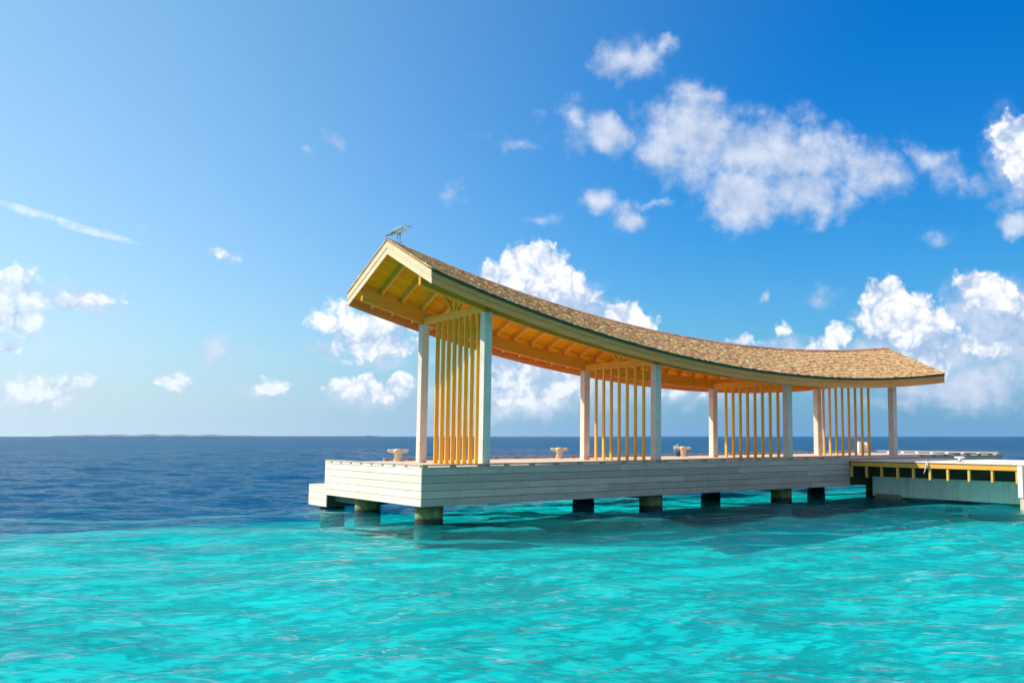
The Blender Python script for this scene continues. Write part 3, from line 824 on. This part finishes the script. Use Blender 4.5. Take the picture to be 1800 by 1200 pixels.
for s in (-1, 1):
    for r in range(NR):
        u = UA - .05 - rnd.uniform(0, .05)
        first = True
        while u < UB + .05:
            w = rnd.uniform(.075, .16)
            u1 = min(u + w, UB + .06)
            if UB + .06 - u1 < .05: u1 = UB + .06
            a = max(u, UA - .055)
            tone = min(1, max(0, rnd.gauss(.64, .20)))
            g = shingle_geo(s, r, a + .002, u1 - .002, rnd)
            (near if s < 0 else rest).append((u, g, tone))
            u = u1
            if u1 >= UB + .06: break
near.sort(key=lambda q: q[0])
indiv, rest = near[:300], near[300:] + rest
# ridge caps
u = UA - .05
while u < UB:
    for s in (-1, 1):
        g = []
        for (uu, dv, h) in ((u, 0, .01), (u + .24, 0, .0), (u + .24, .13, -.01), (u, .13, .0), (u, 0, .045), (u + .24, 0, .02), (u + .24, .13, .01), (u, .13, .035)):
            v = VR + s * dv; g.append((uu, v, zr(uu, v) + h + .012))
        rest.append((u, g, rnd.uniform(0, .3)))
    u += .15
def tone_attr(me, tones):
    a = me.attributes.new('tone', 'FLOAT', 'POINT'); a.data.foreach_set('value', np.array(tones, dtype=np.float32))
for (u, g, tone) in indiv:
    c = Vector(g[0])
    gg = [tuple(Vector(p) - c) for p in g]
    me = mesh_from('shingle', gg, FC, M['shingle']); tone_attr(me, [tone] * 8)
    link('shingle', me, roof, c)
verts = []; faces = []; tones = []
for (u, g, tone) in rest:
    b0 = len(verts); verts += g; faces += [tuple(b0 + i for i in f) for f in FC]; tones += [tone] * 8
me = mesh_from('shingles', verts, faces, M['shingle']); tone_attr(me, tones)
bm = bmesh.new(); bm.from_mesh(me); bmesh.ops.recalc_face_normals(bm, faces=bm.faces); bm.to_mesh(me); bm.free()
link('shingles', me, roof, kind='stuff')

# ------------------------------------------------------------------ mooring bollards
def bollard(u, v, sc, label, rot=0.0):
    t = thing('mooring_bollard', label, 'bollard', u, v, -0.032, rot, 'mooring bollards along the far edge of the pier')
    link('base_plate', lathe('base_plate', [(.17 * sc, 0), (.17 * sc, .02), (.14 * sc, .03)], M['cream'], 24), t)
    link('shaft', lathe('shaft', [(.135 * sc, .02), (.115 * sc, .10), (.112 * sc, .22), (.14 * sc, .30), (.15 * sc, .335), (.13 * sc, .37), (.06 * sc, .385)], M['cream'], 28), t)
    for s in (-1, 1):
        link('horn', tubemesh('horn', [(s * .08 * sc, 0, .31), (s * .17 * sc, 0, .315), (s * .25 * sc, 0, .325), (s * .305 * sc, 0, .33), (s * .32 * sc, 0, .33)], [.055, .055, .048, .045, .02], M['cream'], 14), t)
    return t
bollard(1.97, 5.8, 1.0, 'cream mooring bollard on the deck left of the pavilion, nearest the open end', -ANG + .15)
bollard(7.93, 5.8, .95, 'cream mooring bollard seen between the first and second column rows', -ANG + .1)
b3 = bollard(13.55, 5.7, 1.0, 'cream mooring bollard with rope coiled at its side, between the second and third column rows', -ANG + .05)
rp = thing('mooring_rope', 'tangled pale and dark rope looped over the third bollard', 'rope', 13.38, 5.85, -0.03, -ANG)
def loops(n, r, h, seed):
    q = random.Random(seed); pts = []
    for i in range(n * 10):
        a = 2 * PI * i / 10
        pts.append((r * math.cos(a) * (1 + q.uniform(-.2, .2)), r * math.sin(a) * (1 + q.uniform(-.2, .2)), .02 + h * i / (n * 10) + q.uniform(-.01, .01)))
    return pts
link('rope_coil', tubemesh('rope_coil', loops(5, .10, .16, 3), .018, M['blue_rope'], 8), rp)
link('rope_loop', tubemesh('rope_loop', [(-.02, 0, .10), (-.10, 0, .26), (-.13, .02, .38), (-.10, .03, .44), (-.05, .02, .38), (.0, 0, .34), (.05, 0, .42), (.03, 0, .48), (-.01, 0, .42), (.02, 0, .34), (.1, -.02, .33)], .016, M['rope'], 8), rp)
# jetty cleat
jc = thing('dock_cleat', 'small white two-horned cleat on the sunlit jetty planks at right', 'cleat', 17.25, -4.0, -0.095, 0)
link('stem', tubemesh('stem', [(-.0, 0, 0), (0, 0, .06), (0, 0, .13)], [.065, .04, .045], M['white'], 14), jc)
link('cross_bar', tubemesh('cross_bar', [(0, -.2, .15), (0, -.12, .14), (0, 0, .14), (0, .12, .14), (0, .2, .15)], [.015, .03, .035, .03, .015], M['white'], 10), jc)
link('pin', tubemesh('pin', [(0, 0, .14), (0, 0, .24)], [.014, .008], M['black'], 8), jc)
link('base', boxmesh('base', -.1, .1, -.14, .06, 0, .015, M['black'], .004), jc)
# rope hanging down the jetty edge
st = thing('hanging_strap', 'frayed white strap hanging over the yellow jetty beam', 'strap', JU0, -3.3, -.1, 0)
link('strap_band', tubemesh('strap_band', [(.12, .03, .012), (-.02, .02, .012), (-.07, 0, -.02), (-.085, .02, -.14), (-.075, .06, -.24), (-.07, .10, -.33), (-.075, .14, -.40)], [.02, .026, .028, .026, .024, .02, .006], M['rope'], 8), st)
link('strap_tail', tubemesh('strap_tail', [(-.07, .0, -.02), (-.08, -.05, -.12), (-.078, -.06, -.22)], [.02, .018, .006], M['rope'], 8), st)
# white posts far back
for u, v, h, lb in ((24.6, 6.1, .50, 'short white post at the far edge of the pier, seen between the last slats'), (24.9, 5.9, .46, 'short greyish box post just right of the white one behind the last slats')):
    t = thing('marker_post', lb, 'post', u, v, -.032, 0, 'short posts at the far edge of the pier')
    link('post_body', boxmesh('post_body', -.1, .1, -.1, .1, 0, h, M['white'] if u < 24.8 else M['column'], .012), t)
    link('post_cap', boxmesh('post_cap', -.115, .115, -.115, .115, h + .001, h + .03, M['white'], .01), t)
# buoy
bx = (1389 - CX) / FPX * 170
t = thing('buoy', 'small pale orange buoy afloat beyond the pier beside the third front column', 'buoy', world=(bx, 170, 0))
link('float', lathe('float', [(.05, -.2), (.22, -.1), (.3, .08), (.28, .25), (.16, .38), (.05, .42)], M['orange'], 20), t)
link('handle', tubemesh('handle', [(-.1, 0, .38), (-.08, 0, .52), (0, 0, .58), (.08, 0, .52), (.1, 0, .38)], .025, M['white'], 8), t)

# ------------------------------------------------------------------ heron on the ridge
M['h_grey'] = plain('heron_grey_feather', (0.74, 0.70, 0.67), .8, .2, 12, .1)
M['h_white'] = plain('heron_white_feather', (0.85, 0.83, 0.78), .8, .1, 12, .1)
M['h_black'] = plain('heron_black_feather', (0.03, 0.035, 0.04), .7, .1)
M['h_leg'] = plain('heron_leg', (0.20, 0.19, 0.16), .6, .2)
M['h_beak'] = plain('heron_beak', (0.10, 0.09, 0.06), .4, .2)
hu = 0.17
he = thing('grey_heron', 'grey heron hunched on the roof peak, dark bill pointing down to the right', 'heron', hu, VR, zr(hu, VR) + .055, -ANG)
# skinned body: one continuous surface (x = forward, to the right of the picture)
def heron_body():
    sk = [  # name, pos, rx
        ((-.10, 0, .290), .088), ((-.20, 0, .245), .036), ((-.27, 0, .215), .018),      # rump, tail
        ((0.00, 0, .325), .125), ((.09, 0, .360), .110), ((.150, 0, .380), .068),         # body, breast, shoulder
        ((.195, 0, .355), .034), ((.215, 0, .385), .027), ((.190, 0, .425), .026),        # folded S neck
        ((.165, 0, .452), .025), ((.195, 0, .478), .030), ((.232, 0, .474), .022), ((.25, 0, .468), .012)]
    ed = [(3, 0), (0, 1), (1, 2), (3, 4), (4, 5), (5, 6), (6, 7), (7, 8), (8, 9), (9, 10), (10, 11), (11, 12)]
    legs = [((-.035, .03, .26), .022), ((-.045, .032, .16), .009), ((-.055, .035, .145), .008), ((-.045, .036, .01), .006),
            ((.035, -.03, .26), .022), ((.045, -.032, .15), .009), ((.040, -.035, .135), .008), ((.052, -.036, .005), .006)]
    n = len(sk)
    sk += legs
    ed += [(3, n), (n, n + 1), (n + 1, n + 2), (n + 2, n + 3), (3, n + 4), (n + 4, n + 5), (n + 5, n + 6), (n + 6, n + 7)]
    me = bpy.data.meshes.new('heron_body'); me.from_pydata([p for p, r in sk], ed, []); me.update()
    o = bpy.data.objects.new('body', me); COL.objects.link(o)
    md = o.modifiers.new('skin', 'SKIN'); md.use_smooth_shade = True
    sv = me.skin_vertices[0].data
    for i, (p, r) in enumerate(sk): sv[i].radius = (r, r * (.8 if i in (0, 3, 4) else 1)); sv[i].use_root = (i == 3)
    o.modifiers.new('sub', 'SUBSURF').levels = 2
    o.modifiers['sub'].render_levels = 2
    dg = bpy.context.evaluated_depsgraph_get()
    ev = o.evaluated_get(dg); nm = bpy.data.meshes.new_from_object(ev)
    o.modifiers.clear(); o.data = nm
    nm.materials.clear()
    for k in ('h_white', 'h_grey', 'h_leg', 'h_black'): nm.materials.append(M[k])
    for p in nm.polygons:
        c = p.center
        p.material_index = 2 if c.z < .22 and c.x > -.12 else (1 if (c.z > .33 and c.x < .14) or c.x < -.16 else 0)
        if .455 < c.z < .49 and abs(c.y) > .012 and .165 < c.x < .225 and c.z > .474: p.material_index = 3
        p.use_smooth = True
    return o
try:
    hb = heron_body(); hb.parent = he
except Exception as ex:
    print('heron fallback', ex)
def ellip(name, mat, rx, ry, rz, loc, rot, parent, taper=0.0):
    me = lathe(name, [(max(.001, math.sin(PI * i / 12)), -math.cos(PI * i / 12)) for i in range(13)], mat, 20)
    for v in me.vertices:
        z = v.co.z; k = 1 - taper * (z * .5 + .5)
        v.co = Vector((z * rx, v.co.y * ry * k, v.co.x * rz * k))
    return link(name, me, parent, loc, rot)
for s in (-1, 1):
    ellip('wing', M['h_grey'], -.20, .018, .075, (-.045, s * .090, .340), (0, math.radians(-24), 0), he, .65)
    ellip('flight_feathers', M['h_black'], -.15, .012, .026, (-.12, s * .086, .270), (0, math.radians(-24), 0), he, .5)
    link('eye', lathe('eye', [(.001, -.005), (.005, 0), (.001, .005)], M['h_black'], 10), he, (.222, s * .022, .480), (PI / 2, 0, 0))
link('tail_feathers', boxmesh('tail_feathers', -.085, .06, -.025, .025, -.010, .010, M['h_black'], .008), he, (-.285, 0, .215), (0, math.radians(-20), 0))
me = tubemesh('beak', [(.238, 0, .473), (.29, 0, .450), (.345, 0, .424), (.375, 0, .408)], [.013, .010, .006, .001], M['h_beak'], 10)
link('beak', me, he)
link('crest', tubemesh('crest', [(.215, 0, .500), (.17, 0, .488), (.12, 0, .460), (.09, 0, .44)], [.006, .008, .005, .001], M['h_black'], 8), he)
for (fx, fy, fz) in ((-.045, .036, .008), (.052, -.036, .003)):
    for a in (-.5, 0, .5, PI):
        L = .06 if a != PI else .03
        link('toe', tubemesh('toe', [(fx, fy, fz), (fx + L * .6 * math.cos(a), fy + L * .6 * math.sin(a), fz + .004), (fx + L * math.cos(a), fy + L * math.sin(a), fz - .006)], [.006, .005, .002], M['h_leg'], 6), he)
print('scene built')
